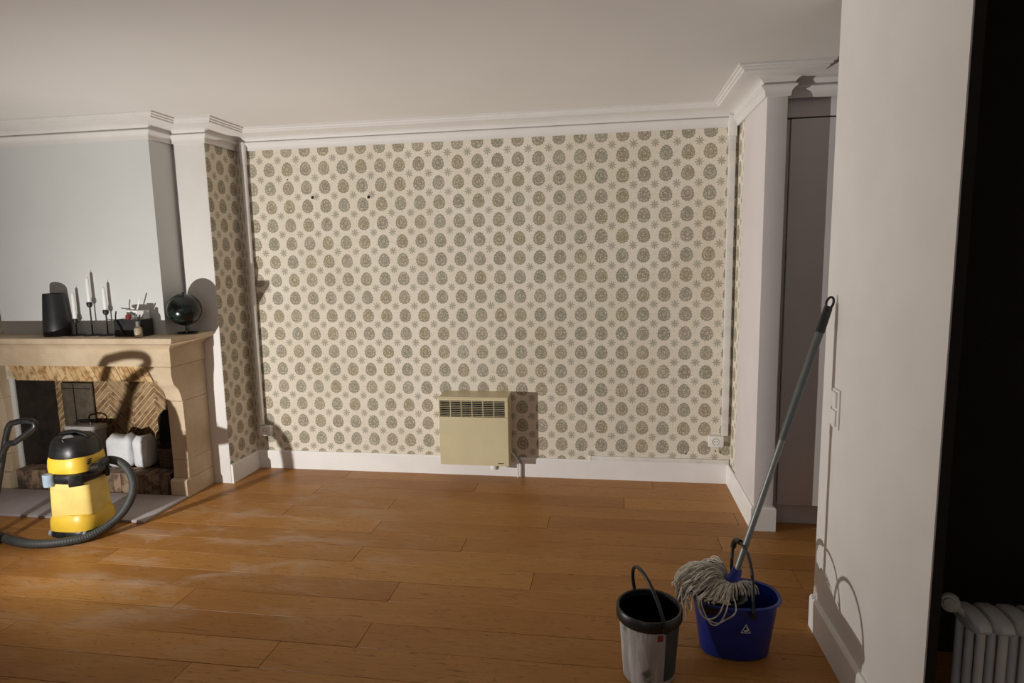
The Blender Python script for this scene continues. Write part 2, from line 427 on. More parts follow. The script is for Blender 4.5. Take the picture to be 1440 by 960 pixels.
# ------------------------------------------------------------------ built-in cabinet in the niche
cb = thing('built_in_cabinet', 'tall white built-in cupboard with plain flush door in the right niche', 'cabinet', (1.5, 3.60, 0))
B(.9335, 2.39, 3.63, 4.2, .12, ZT-.001).build('carcass', m_gap, cb)
B(.9335, .957, 3.608, 3.64, .125, 2.262).build('side_stile', m_cab, cb, bevel=.001)
dr = B(.962, 1.55, 3.600, 3.625, .121, 2.262).build('door', m_cab, cb, bevel=.0015)
B(1.555, 2.15, 3.600, 3.625, .121, 2.262).build('door', m_cab, cb, bevel=.0015)
B(.9335, 2.39, 3.600, 3.64, 2.270, ZT-.002).build('top_panel', m_cab, cb, bevel=.001)
B(.94, 2.39, 3.625, 3.66, 0.002, .119).build('plinth', m_cab, cb)

# ------------------------------------------------------------------ fireplace
fp = thing('fireplace', 'pale limestone fireplace with corbelled jambs and herringbone brick firebox', 'fireplace', (-3.54, 3.7, 0))
jprof = [(3.600, .002), (3.598, .115), (3.606, .124), (3.632, .128)]
def yf(z):
    K = [(.13, 3.632), (.2, 3.636), (.41, 3.636), (.60, 3.634), (.66, 3.630), (.71, 3.618), (.75, 3.600), (.785, 3.562), (.84, 3.548), (.905, 3.548)]
    for (za, a1), (zb, b1) in zip(K[:-1], K[1:]):
        if z <= zb: return a1+(b1-a1)*(z-za)/(zb-za)
    return K[-1][1]
def jamb(xa, xb):
    MB().prism([(3.600, .002), (3.598, .114), (3.606, .124), (3.63, .1275), (Y1-.002, .1275), (Y1-.002, .002)], lambda u, v, t: (t, u, v), xa-.004, xb+.002).build('plinth_block', m_stone, fp, bevel=.003)
    for za, zb in ((.129, .2545), (.2565, .658), (.660, .9035)):
        zs = [za+(zb-za)*i/14 for i in range(15)]
        pl = [(yf(z), z) for z in zs]+[(Y1-.002, zb), (Y1-.002, za)]
        MB().prism(pl, lambda u, v, t: (t, u, v), xa, xb).build('stone_block', m_stone, fp, bevel=.0015, seg=1)
jamb(-2.912, XM); jamb(-4.297, -4.181)
# inner corbels rounding the top of the opening
lint = MB().box(-4.297, XM, 3.5505, YC-.001, .906, 1.099).box(-2.913, XM, YC-.0015, Y1-.002, .906, 1.099).box(-4.297, -4.182, YC-.0015, Y1-.002, .906, 1.099)
lint.build('lintel', m_stone, fp)
mp = [(0, 0), (.088, 0), (.090, -.004), (.090, -.022), (.082, -.026), (.078, -.034), (.062, -.040), (.040, -.052), (.022, -.066), (.014, -.074), (.008, -.078), (.006, -.194), (0, -.194)]
sweep([(-4.297, Y1-.002), (-4.297, 3.5505), (XM, 3.5505), (XM, Y1-.002)], mp, 1.1).build('mantel_shelf', m_stone, fp, smooth=True, angle=30)
B(-4.297, XM, 3.5495, YC-.001, 1.0975, 1.1).build('shelf_top', m_stone, fp)
# firebox lining
B(-4.14, -2.952, 4.0085, 4.06, .14, .90).build('mortar_bed', m_mortar, fp)
def strip(name, poly, ya, yb, mat): MB().prism(poly, lambda u, v, t: (u, t, v), ya, yb).build(name, mat, fp, bevel=.0012, seg=1)
r3 = random.Random(3)
cw, pv = .19, .047
for j in range(-4, 3):
    xa = -3.50+cw*j; xb = xa+cw; s_ = 1 if j % 2 == 0 else -1
    for i in range(-5, 20):
        zc = .15+pv*i; g = .0085
        za, zb = (zc, zc+cw) if s_ > 0 else (zc+cw, zc)
        if min(za, zb) > .88 or max(za, zb)+pv < .16 or xa > -2.96: continue
        xa2 = max(xa+.0012, -4.138); xb2 = min(xb-.0012, -2.954)
        f = lambda x: za+(zb-za)*(x-xa)/cw
        lo_ = lambda x: min(max(f(x)+g, .151), .898); hi_ = lambda x: min(max(f(x)+pv-0, .151), .898)
        P = [(xa2, lo_(xa2)), (xb2, lo_(xb2)), (xb2, hi_(xb2)), (xa2, hi_(xa2))]
        if (P[3][1]-P[0][1])+(P[2][1]-P[1][1]) < .012: continue
        P = [p for q, p in enumerate(P) if p not in P[:q]]
        if len(P) < 3: continue
        strip('brick', P, 4.006-r3.uniform(0, .003), 4.03, m_brick)
# flat arch of bricks on edge under the lintel
for i in range(30):
    xa = -4.20+i*.046
    lean = .055
    P = [(xa, .903), (xa+.043, .903), (xa+.043+lean, .789), (xa+lean, .789)]
    if P[2][0] > -2.955 or P[0][0] < -4.139: continue
    strip('arch_brick', P, 3.628-r3.uniform(0, .002), 3.685, m_arch)
B(-4.14, -2.952, 3.640, 3.686, .793, .902).build('arch_mortar', m_mortar, fp)
# raised hearth: bricks on end with a sooty bed on top
B(-4.14, -2.952, 3.66, 4.02, 0.002, .143).build('firebox_floor', m_soot, fp)
for i in range(20):
    xa = -4.14+i*.0592
    B(xa+.001, xa+.0575, 3.622-r3.uniform(0, .003), 3.75, .002, .146+r3.uniform(0, .003)).build('hearth_brick', m_hbrick, fp, bevel=.002, seg=1)
B(-2.952, -2.951, 3.70, 4.05, .14, .9).build('side_lining', m_soot, fp)
B(-4.144, -4.140, 3.70, 4.05, .14, .9).build('side_lining', m_soot, fp)
B(-4.14, -2.952, 3.70, 4.02, .895, .899).build('flue_plate', m_soot, fp)
# iron plate leaning at the back, left
pt = MB().box(-4.06, -3.80, 3.975, 3.99, .15, .70).build('fireback_plate', simple('iron_plate', (.10, .075, .05), .7, .3, 14, .3), fp, bevel=.003)
MB().box(-3.955, -3.950, 3.970, 3.9755, .16, .69).build('plate_rib', m_black, pt)
MB().box(-4.05, -3.81, 3.970, 3.9755, .655, .660).build('plate_rib', m_black, pt)
# hearth slab on the floor
hs = B(-4.40, -2.80, 3.195, 3.5965, .001, .017).build('hearth_slab', m_slab, bevel=.003)
tag(hs, 'thin grey stone hearth slab lying on the floor before the fireplace', 'hearth')

# ------------------------------------------------------------------ things in the firebox
def sack(x, y, z, wx, wy, h, name, label, mat=None):
    bm = MB(); n, k = 28, 14; vs = []; fs = []
    rr = random.Random(int(abs(x)*100))
    ph = [rr.uniform(0, 6) for _ in range(4)]
    for j in range(k+1):
        t = j/k; hz = h*t
        sc = 1-.10*(2*t-1)**4 - (.30 if t > .97 else .10 if t > .9 else 0) - (.12 if t < .03 else 0)
        for i in range(n):
            a_ = 2*PI*i/n; c, s_ = math.cos(a_), math.sin(a_)
            c = math.copysign(abs(c)**.45, c); s_ = math.copysign(abs(s_)**.45, s_)
            wob = 1+.02*math.sin(3*a_+ph[0]+5*t)+.015*math.sin(7*a_+ph[1]-6*t)
            vs.append((x+wx/2*c*sc*wob, y+wy/2*s_*sc*wob, z+hz+(.012*math.sin(2*a_+ph[2]) if j == k else 0)))
    for j in range(k):
        for i in range(n): fs.append((j*n+i, j*n+(i+1) % n, (j+1)*n+(i+1) % n, (j+1)*n+i))
    fs += [tuple(range(n))[::-1], tuple(range(k*n, (k+1)*n))]
    o = bm.add(vs, fs).build(name, mat or m_bagw, smooth=True, angle=60)
    return tag(o, label, 'sack')
sack(-3.41, 3.78, .150, .195, .13, .225, 'white_sack', 'larger left one of two white plastic sacks standing in the firebox')
sack(-3.245, 3.79, .150, .125, .12, .215, 'white_sack', 'smaller right white plastic sack between its neighbour and the basket')
sack(-3.115, 3.966, .145, .29, .055, .36, 'black_sack', 'black bag standing at the back of the firebox behind the basket', m_gap)
bk = thing('wicker_basket', 'dark woven round basket in the firebox right corner', 'basket', (-3.065, 3.83, .15))
m_wick = simple('dark_wicker', (.10, .065, .04), .85, .4, 60, .6)
bb_ = MB().lathe((-3.065, 3.83, .15), [(0, .0), (.078, .0), (.090, .13), (.085, .13), (.074, .008), (0, .008)], 26); bb_.build('basket_body', m_wick, bk, smooth=True)
wv = MB()
for k in range(10):
    z = .158+.0128*k; r = .079+.012*k/10
    wv.tube([(-3.065+(r+.002*math.sin(13*t_*2*PI/52+k*PI))*math.cos(2*PI*t_/52), 3.83+(r+.002*math.sin(13*t_*2*PI/52+k*PI))*math.sin(2*PI*t_/52), z) for t_ in range(52)], .005, 5, True)
tag(wv.build('wicker_weave', m_wick, bk, smooth=True), kind='stuff')
MB().tube([(-3.065+.090*math.cos(2*PI*t_/32), 3.83+.090*math.sin(2*PI*t_/32), .283) for t_ in range(32)], .006, 6, True).build('basket_rim', m_wick, bk, smooth=True)
gc = thing('storage_case', 'grey plastic case with pale edge behind the yellow vacuum', 'case', (-3.72, 3.80, .15))
B(-3.84, -3.60, 3.76, 3.86, .150, .40).build('case_body', m_grey, gc, bevel=.012)
B(-3.846, -3.594, 3.752, 3.866, .40, .432).build('case_lid', simple('light_grey_plastic', (.42, .40, .38), .5, .1, 20), gc, bevel=.008)
MB().tube(smooth_path([(-3.78, 3.79, .43), (-3.77, 3.79, .46), (-3.72, 3.79, .47), (-3.67, 3.79, .46), (-3.66, 3.79, .43)], 6), .006, 8).build('case_handle', m_blackp, gc, smooth=True)

# ------------------------------------------------------------------ on the mantel shelf
ZS = 1.1
def holder(x, y, h, ch, label, clabel):
    t = thing('candle_holder', label, 'candle holder', (x, y, ZS+.0005), 'black candle holders on the mantel shelf')
    MB().lathe((x, y, ZS+.0005), [(0, 0), (.054, 0), (.055, .002), (.052, .005), (.012, .007), (.006, .012), (.005, .02)], 28).build('base', m_black, t, smooth=True)
    MB().lathe((x, y, ZS), [(.0048, .018), (.0048, h-.034), (.0075, h-.031)], 12).build('stem', m_black, t, smooth=True)
    MB().lathe((x, y, ZS), [(.0075, h-.034), (.015, h-.026), (.0185, h-.014), (.0165, h), (.0135, h), (.013, h-.012), (0, h-.012)], 18).build('cup', m_black, t, smooth=True)
    c = thing('candle', clabel, 'candle', (x, y, ZS+h-.0118), 'white taper candles on the mantel shelf')
    MB().lathe((x, y, ZS+h-.0118), [(.010, 0), (.0122, .012), (.0117, (ch)*.55), (.0105, ch-.02), (.008, ch-.008), (0, ch)], 14).build('wax', m_candle, c, smooth=True)
    MB().tube([(x, y, ZS+h+ch-.014), (x+.001, y, ZS+h+ch-.004), (x+.004, y, ZS+h+ch)], .0012, 5).build('wick', m_candle, c)
holder(-3.545, 3.64, .112, .195, 'shortest black candle holder, left one of three on the mantel', 'white taper candle in the shortest, leftmost holder')
holder(-3.424, 3.64, .222, .185, 'tallest black candle holder, middle one of three on the mantel', 'white taper candle in the tallest, middle holder')
holder(-3.308, 3.64, .170, .170, 'medium black candle holder beside the black box', 'white taper candle in the holder beside the black box')
vs_ = thing('vase', 'tall black tapering vase at the left end of the mantel shelf', 'vase', (-3.672, 3.62, ZS+.0005))
MB().lathe((-3.672, 3.62, ZS+.0005), [(0, 0), (.075, 0), (.080, .01), (.076, .10), (.068, .2), (.062, .27), (.060, .285), (.054, .285), (.058, .2), (.06, .03), (0, .03)], 28).build('vase_body', m_black, vs_, smooth=True)

bx = thing('open_box', 'open black box full of odds and ends on the mantel', 'box', (-3.10, 3.61, ZS+.0005))
z0, z1 = ZS+.0005, ZS+.112
x0, x1, ya, yb = -3.19, -2.985, 3.565, 3.665
B(x0, x1, ya, yb, z0, z0+.006).build('bottom', m_black, bx)
for q in ((x0, x1, ya, ya+.005), (x0, x1, yb-.005, yb), (x0, x0+.005, ya+.005, yb-.005), (x1-.005, x1, ya+.005, yb-.005)):
    B(q[0], q[1], q[2], q[3], z0+.006, z1).build('side_panel', m_black, bx, bevel=.001, seg=1)
# contents
pc = MB(); n_, k_ = 18, 10; vs2 = []; fs2 = []
for j in range(k_+1):
    for i in range(n_):
        a_ = 2*PI*i/n_; t_ = PI*j/k_; rr_ = 1+.12*math.sin(3*a_+j)+.08*math.sin(5*a_-2*j)
        vs2.append((-3.105+.055*math.sin(t_)*math.cos(a_)*rr_, 3.612+.036*math.sin(t_)*math.sin(a_)*rr_, 1.195-.045*math.cos(t_)))
for j in range(k_):
    for i in range(n_): fs2.append((j*n_+i, j*n_+(i+1) % n_, (j+1)*n_+(i+1) % n_, (j+1)*n_+i))
tag(pc.add(vs2, fs2).build('crumpled_paper', m_card), 'crumpled white paper sticking out of the black box', 'paper')
tag(B(-3.045, -2.995, 3.60, 3.655, 1.108, 1.268).build('small_carton', simple('frosted_carton', (.62, .61, .60), .5, .05, 20), bevel=.004), 'pale grey carton standing in the right of the black box', 'carton')
tag(MB().lathe((-3.095, 3.585, 1.205), [(0, 0), (.016, 0), (.017, .03), (.012, .038), (0, .038)], 18).build('red_cap', m_red, smooth=True), 'dark red round cap lying on the paper in the black box', 'cap')
gl = thing('folding_spectacles', 'black spectacle-like rods hooked over the front of the black box', 'spectacles', (-3.14, 3.56, 1.13))
MB().tube([(-3.158, 3.559, 1.268), (-3.165, 3.557, 1.235), (-3.165, 3.556, 1.205)], .0042, 8).build('arm', m_blackp, gl, smooth=True)
MB().tube([(-3.165, 3.556, 1.210), (-3.14, 3.554, 1.165), (-3.115, 3.55, 1.105)], .0055, 8).build('arm', m_blackp, gl, smooth=True)
MB().tube([(-3.225, 3.556, 1.216), (-3.19, 3.556, 1.212), (-3.16, 3.556, 1.212)], .0028, 8).build('bridge', m_blackp, gl, smooth=True)
tag(MB().tube([(-3.025, 3.572, 1.19), (-3.005, 3.56, 1.215), (-2.985, 3.555, 1.243)], .005, 8).build('black_pen', m_blackp, smooth=True), 'short black pen leaning out of the box above the little bottle', 'pen')
tag(MB().tube([(-3.09, 3.635, 1.21), (-3.065, 3.63, 1.27), (-3.035, 3.63, 1.345)], .0045, 8).build('white_stick', m_candle, smooth=True), 'thin white stick slanting up out of the black box', 'stick')
tag(MB().lathe((-3.07, 3.635, 1.253), [(0, 0), (.062, 0), (.070, .006), (.066, .012), (0, .016)], 26, (.05, 0, 1), 1.2, .35).build('white_dish', m_candle, smooth=True), 'flat white oval dish lying on top of the black box', 'dish')
bo = thing('small_bottle', 'little glass bottle of cream liquid in front of the black box', 'bottle', (-2.985, 3.528, ZS+.0005))
gm = N('clear_glass'); gm.base((.9, .9, .88)); gm.rough(.05); gm.b.inputs['Transmission Weight'].default_value = .9; gm.b.inputs['IOR'].default_value = 1.45
MB().lathe((-2.985, 3.528, ZS+.0005), [(0, 0), (.022, 0), (.024, .004), (.024, .052), (.020, .062), (.012, .070), (.011, .096), (.013, .098)], 20).build('glass', gm.m, bo, smooth=True)
MB().lathe((-2.985, 3.528, ZS+.002), [(0, 0), (.0215, .001), (.022, .05), (.018, .058), (0, .059)], 20).build('cream_liquid', simple('cream', (.78, .62, .40), .5, .05, 30), bo, smooth=True)
MB().lathe((-2.985, 3.528, ZS+.075), [(0, 0), (.0095, 0), (.0105, .026), (.008, .029), (0, .029)], 16).build('cork', simple('grey_stopper', (.35, .33, .30), .5, .1, 40), bo, smooth=True)

# globe
G = Vector((-2.800, 3.735, 1.262))
gb = thing('desk_globe', 'black desk globe on a slim stem at the right end of the mantel', 'globe', (G.x, G.y, ZS+.0005))
ng = N('globe_print'); v_ = ng.obj(); f_ = ng.noise(ng.scale(v_, (1, 1, 1)), 14, 6, .6)
ng.base(ng.mix(ng.ramp(f_, .50, .54), (.004, .005, .005), (.012, .020, .017))); ng.rough(.18)
MB().lathe(G, [(.108*math.sin(PI*k/24) if 0 < k < 24 else 0, -.108*math.cos(PI*k/24)) for k in range(25)], 40, (.25, .1, 1)).build('sphere', ng.m, gb, smooth=True, angle=80)
MB().lathe(G+Vector((.0, 0, -.152)), [(.004, 0), (.004, .047)], 10).build('stem', m_blackp, gb, smooth=True)
MB().lathe(G+Vector((0, 0, .104)), [(.006, 0), (.006, .010), (0, .012)], 10).build('pin', m_blackp, gb, smooth=True)
MB().lathe(G+Vector((0, 0, -.162)), [(.0075, 0), (.0075, .022), (.005, .024)], 12).build('collar', m_steel, gb, smooth=True)
MB().tube([(G.x+.012+.066*math.cos(2*PI*t_/40), G.y+.045*math.sin(2*PI*t_/40), ZS+.0065) for t_ in range(40)], .0055, 8, True).build('base_ring', m_blackp, gb, smooth=True)
MB().box(G.x-.05, G.x+.0, G.y-.006, G.y+.006, ZS+.001, ZS+.006).build('base_bar', m_blackp, gb)

# ------------------------------------------------------------------ vacuum cleaner
VX, VY = -3.06, 3.045
VZ = .019
vc = thing('vacuum_cleaner', 'yellow and black canister vacuum with grey hose by the hearth', 'vacuum cleaner', (VX, VY, VZ))
def sq(r, zs, ex=.62, rot=.05, n=48):
    """superelliptic drum: rings (scale, z)"""
    vs = []; fs = []
    for sc, z in zs:
        for i in range(n):
            t = 2*PI*i/n; c, s_ = math.cos(t), math.sin(t)
            x = math.copysign(abs(c)**ex, c)*r*sc; y = math.copysign(abs(s_)**ex, s_)*r*sc
            vs.append((VX+x*math.cos(rot)-y*math.sin(rot), VY+x*math.sin(rot)+y*math.cos(rot), z))
    k = len(zs)
    for j in range(k-1):
        for i in range(n): fs.append((j*n+i, j*n+(i+1) % n, (j+1)*n+(i+1) % n, (j+1)*n+i))
    fs += [tuple(range(n))[::-1], tuple(range((k-1)*n, k*n))]
    return MB().add(vs, fs)
R_ = .119
sq(R_, [(1.10, .022), (1.16, .026), (1.16, .05), (1.12, .06)]).build('wheel_base', m_blackp, vc, smooth=True)
for sx, sy in ((1, -1), (-1, -1), (1, 1), (-1, 1)):
    MB().lathe((VX+sx*.11, VY+sy*.11, VZ+.022), [(0, -.008), (.018, -.008), (.021, -.004), (.021, .004), (.018, .008), (0, .008)], 16, (1, .3, 0)).build('caster', m_grey, vc, smooth=True)
sq(R_, [(1.08, .055), (1.16, .062), (1.17, .085), (1.15, .12), (1.10, .135), (1.055, .148), (1.045, .155)]).build('tank_foot', m_yellow, vc, smooth=True, angle=50)
sq(R_, [(.99, .150), (.985, .16), (.95, .30), (.93, .335), (.86, .345)], .32, .27).build('tank', m_yellowd, vc, smooth=True, angle=50)
sq(R_, [(.95, .335), (1.03, .342), (1.05, .365), (1.03, .392), (.97, .398)]).build('clamp_band', m_blackp, vc, smooth=True, angle=50)
for a_ in (-.9, .65):
    dx, dy = math.cos(a_), math.sin(a_); mm = Matrix.Translation((VX+dx*.142, VY+dy*.142, .362)) @ Matrix.Rotation(a_, 4, 'Z')
    MB().box(-.010, .012, -.035, .035, -.035, .035, mm).build('latch', m_blackp, vc, bevel=.008)
sq(R_, [(.97, .394), (1.04, .40), (1.06, .43), (1.03, .47), (.96, .492)], .68).build('motor_collar', m_yellow, vc, smooth=True, angle=50)
sq(R_, [(.99, .480), (1.01, .492), (.96, .53), (.86, .57), (.70, .592), (.3, .60)], .75).build('motor_head', m_blackp, vc, smooth=True, angle=50)
MB().tube(smooth_path([(VX-.09, VY, .575), (VX-.07, VY, .60), (VX, VY, .612), (VX+.07, VY, .60), (VX+.09, VY, .575)], 8), .013, 10).build('carry_handle', m_blackp, vc, smooth=True)
MB().lathe((VX+.02, VY-.06, .575), [(0, 0), (.03, 0), (.028, .02), (0, .022)], 20, (.3, -.6, 1)).build('switch_dial', m_grey, vc, smooth=True)
MB().lathe((VX-.065, VY-.13, .33), [(0, 0), (.028, 0), (.030, .01), (.030, .07), (0, .075)], 20).build('hose_port', m_ltblue, vc, smooth=True)
for k in range(3):
    MB().box(VX+.122+.004*k, VX+.128+.004*k, VY-.06, VY-.035, .44+.012*k, .446+.012*k).build('vent_rib', m_blackp, vc)
MB().tube([(VX+.10, VY-.02, .405), (VX+.16, VY-.03, .415), (VX+.19, VY-.03, .424)], .027, 14).build('hose_connector', m_blackp, vc, smooth=True)
hp = smooth_path([(VX+.17, VY-.03, .424), (-2.905, 3.10, .430), (-2.835, 3.12, .405), (-2.785, 3.125, .335), (-2.775, 3.12, .25), (-2.80, 3.09, .16), (-2.85, 3.04, .085), (-2.92, 2.945, .035), (-3.02, 2.87, .0255), (-3.16, 2.825, .0255), (-3.32, 2.84, .0255), (-3.5, 2.9, .0255)], 30)
MB().tube(hp, lambda t: .0232+.0018*math.sin(t*2*PI*110), 14).build('hose', m_hose, vc, smooth=True, angle=80)
# added loop left of the machine, shaped to throw a shadow on the lintel
def sh(x, z, k=.5, yw=3.545): return (LAMP[0]+(x+.045-LAMP[0])*k, LAMP[1]+(yw-LAMP[1])*k, LAMP[2]+(z-LAMP[2])*k)
lp = [sh(-3.33, .915), sh(-3.24, .965), sh(-3.12, .985), sh(-3.02, .975), sh(-3.00, .93), sh(-3.06, .88), sh(-3.15, .82), sh(-3.28, .74), sh(-3.42, .66)]
lp = [(-3.42, 2.78, .012), (-3.34, 2.79, .3), (-3.26, 2.80, .58)]+[tuple(p) for p in lp]+[(-3.40, 2.79, .30), (-3.55, 2.85, .012)]
MB().tube(smooth_path(lp, 10), .0155, 10).build('shadow_loop', m_blackp, vc, smooth=True)

# ------------------------------------------------------------------ convector heater on the back wall
hx0, hx1, hz0, hz1, hy = -1.172, -.684, .124, .610, 4.092
ht = thing('wall_heater', 'cream electric convector heater on the papered wall', 'heater', ((hx0+hx1)/2, D, hz0))
gx0, gx1, gz0, gz1 = hx0+.006, hx1-.020, .470, .586
cs = MB().box(hx0, hx1, hy, D-.001, hz0, gz0).box(hx0, hx1, hy+.05, D-.001, gz0-.001, gz1+.001)
cs.box(gx1, hx1, hy, hy+.055, gz0-.002, gz1+.002).box(hx0, gx0, hy, hy+.055, gz0-.002, gz1+.002)
cs.prism([(hy, gz1), (hy, hz1-.010), (hy+.008, hz1), (D-.001, hz1+.012), (D-.001, gz1)], lambda u, v, t: (t, u, v), hx0, hx1)
cs.build('casing', m_cream, ht)
B(gx0, gx1, hy+.045, hy+.0495, gz0, gz1).build('grille_recess', m_gap, ht)  # near-black sheet stands in for the shade behind the louvres
nb = 9
for i in range(nb):
    z = gz0+(gz1-gz0)*(i+.5)/nb
    MB().box(gx0, gx1, hy+.001, hy+.005, z-.0012, z+.0012).build('louvre', m_cream, ht)
for i in range(1, 6):
    x = gx0+(gx1-gx0)*i/6
    B(x-.0022, x+.0022, hy, hy+.014, gz0, gz1).build('grille_bar', m_cream, ht)
bd = MB()
for i, (a1, b1) in enumerate(((0, .7), (.8, 1), (1.1, 1.6), (1.7, 1.95), (2.05, 2.6), (2.7, 2.95), (3.05, 3.5))):
    h_ = .006 if i % 2 == 0 else .004
    bd.box(hx1-.075+a1*.0115, hx1-.075+b1*.0115, hy-.0008, hy, .140, .140+h_)
bd.build('badge', m_black, ht)
MB().lathe((hx1-.11, hy+.05, hz0), [(0, .004), (.030, .004), (.032, 0), (.034, -.004), (.030, -.036), (0, -.038)], 24, (0, 0, 1)).build('thermostat_dial', m_plastic_w, ht, smooth=True)
MB().tube([(hx1-.11+.033*math.cos(PI+PI*t_/12), hy+.045, hz0-.002+.033*math.sin(PI+PI*t_/12)) for t_ in range(13)], .003, 6).build('dial_ring', m_blackp, ht, smooth=True)
MB().tube(smooth_path([(hx1-.02, D-.05, .21), (hx1+.02, D-.045, .165), (hx1+.042, D-.04, .12), (hx1+.043, D-.04, .001)], 6), .0055, 8).build('white_cable', m_plastic_w, ht, smooth=True)
MB().tube(smooth_path([(hx1-.02, D-.03, .19), (hx1+.035, D-.03, .155), (hx1+.066, D-.028, .11), (hx1+.067, D-.028, .001)], 6), .007, 8).build('dark_cable', m_grey, ht, smooth=True)

# ------------------------------------------------------------------ pipe, trunking and sockets
pp = thing('wall_pipe', 'grey-white round conduit pipe up the left wall corner', 'pipe', (-2.612, D-.03, .34))
MB().tube([(-2.602, D-.028, .345), (-2.594, D-.028, 2.27)], .0205, 16).build('pipe', m_pipe, pp, smooth=True)
MB().tube([(-2.594, D-.028, 2.27), (-2.594, D-.030, 2.415)], .0235, 16).build('pipe_sleeve', m_pipe, pp, smooth=True)
MB().lathe((-2.594, D-.028, 2.262), [(.0245, 0), (.0245, .01)], 16).build('joint_collar', m_pipe, pp, smooth=True)
def socket(x, z, w_, h_, dep, label):
    t = thing('power_socket', label, 'socket', (x, D, z))
    B(x-w_/2, x+w_/2, D-dep, D-.001, z-h_/2, z+h_/2).build('socket_box', m_plastic_w, t, bevel=.005)
    MB().lathe((x-.004, D-dep-.0015, z), [(0, .004), (.017, .004), (.020, .0), (.0225, 0), (.0225, .006)], 24, (0, 1, 0)).build('socket_ring', m_plastic_w, t, smooth=True)
    MB().tube([(x-.004+.0215*math.cos(2*PI*q/28), D-dep-.0012, z+.0215*math.sin(2*PI*q/28)) for q in range(28)], .0014, 6, True).build('ring_gap', m_grey, t, smooth=True)
    for q in (-1, 1):
        MB().lathe((x-.004+q*.009, D-dep-.0012, z), [(0, 0), (.0028, 0), (.0028, .004), (0, .004)], 10, (0, 1, 0)).build('pin_hole', m_gap, t)
socket(-2.572, .297, .088, .078, .045, 'white surface-mounted socket at the foot of the corner pipe, left end')
socket(.722, .302, .098, .076, .040, 'white surface-mounted socket at the right end beside the right trunking')
tr = thing('cable_trunking', 'tall white square cable trunking up the right wall corner', 'trunking', (.778, D, .34))
B(.757, .799, D-.034, D-.001, .341, 2.30).build('trunking_cover', m_pipe, tr, bevel=.002)
B(.752, .804, D-.040, D-.001, 2.30, 2.43).build('trunking_sleeve', m_pipe, tr, bevel=.002)
t2 = thing('cable_trunking', 'low white horizontal cable trunking lying along the back baseboard', 'trunking', (.35, D, .141))
B(-.125, .812, D-.018, D-.001, .1405, .168).build('trunking_cover', m_pipe, t2, bevel=.0015)
B(-.135, -.120, D-.020, D-.001, .1400, .170).build('end_cap', m_trim, t2, bevel=.0015)
# switch on the partition
sw = thing('light_switch', 'white double rocker switch plate on the partition wall', 'switch', (XP, 2.445, .968))
B(XP-.006, XP-.0005, 2.395, 2.475, .895, 1.045).build('switch_plate', m_plastic_w, sw, bevel=.002)
for z in (.905, .975):
    MB().box(XP-.013, XP-.005, 2.412, 2.458, z, z+.060, Matrix.Identity(4)).build('rocker', m_plastic_w, sw, bevel=.002)

# ------------------------------------------------------------------ radiator and its valve in the passage
rd = thing('radiator', 'dim white column radiator in the dark passage at right', 'radiator', (1.3, 1.98, 0))
for i in range(7):
    x = 1.115+i*.062
    for yy in (1.93, 1.985, 2.04):
        MB().tube([(x, yy, .09), (x, yy, .42)], .0125, 10).build('column', m_rad, rd, smooth=True)
    for zz in (.09, .42):
        MB().lathe((x-.024, 1.985, zz), [(0, 0), (.030, .0), (.036, .008), (.036, .040), (.030, .048), (0, .048)], 20, (1, 0, 0), .8, 2.2).build('header', m_rad, rd, smooth=True)
for x in (1.115, 1.487):
    for yy in (1.94, 2.03): MB().tube([(x, yy, .001), (x, yy, .08)], .010, 10).build('foot', m_rad, rd, smooth=True)
vl = MB().tube([(1.02, 1.99, .463), (1.06, 1.99, .46), (1.095, 1.985, .43)], .012, 10); vl.build('valve_pipe', m_valve, rd, smooth=True)
MB().lathe((1.052, 1.985, .472), [(0, 0), (.020, 0), (.026, .006), (.028, .030), (.024, .036), (.018, .037), (.015, .044), (0, .046)], 28, (-.45, -.85, .2)).build('thermostat_head', m_valve, rd, smooth=True)

# ------------------------------------------------------------------ black bucket
BX, BY = .150, 2.185
b1 = thing('scuffed_bucket', 'scuffed white bucket with black rim and arched black handle', 'bucket', (BX, BY, .001))
ns = N('scuffed_white_plastic'); v_ = ns.pos()
f1 = ns.noise(ns.scale(v_, (14, 14, 2)), 1.6, 5, .7); f2 = ns.noise(v_, 9, 3)
c_ = ns.mix(ns.ramp(f1, .42, .66), (.36, .35, .33), (.62, .60, .57)); c_ = ns.mix(ns.ramp(f2, .60, .66), c_, (.12, .11, .10))
ns.base(c_); ns.rough(.6)
MB().lathe((BX, BY, .001), [(0, 0), (.090, 0), (.093, .004), (.110, .235)], 48).build('body', ns.m, b1, smooth=True)
MB().lathe((BX, BY, .001), [(.1085, .25), (.0905, .012), (0, .010)], 48).build('inner_wall', m_blackp, b1, smooth=True)
MB().lathe((BX, BY, .001), [(.1095, .232), (.1175, .232), (.1205, .238), (.1205, .268), (.1165, .274), (.110, .272), (.1085, .25)], 48).build('rim', m_blackp, b1, smooth=True)
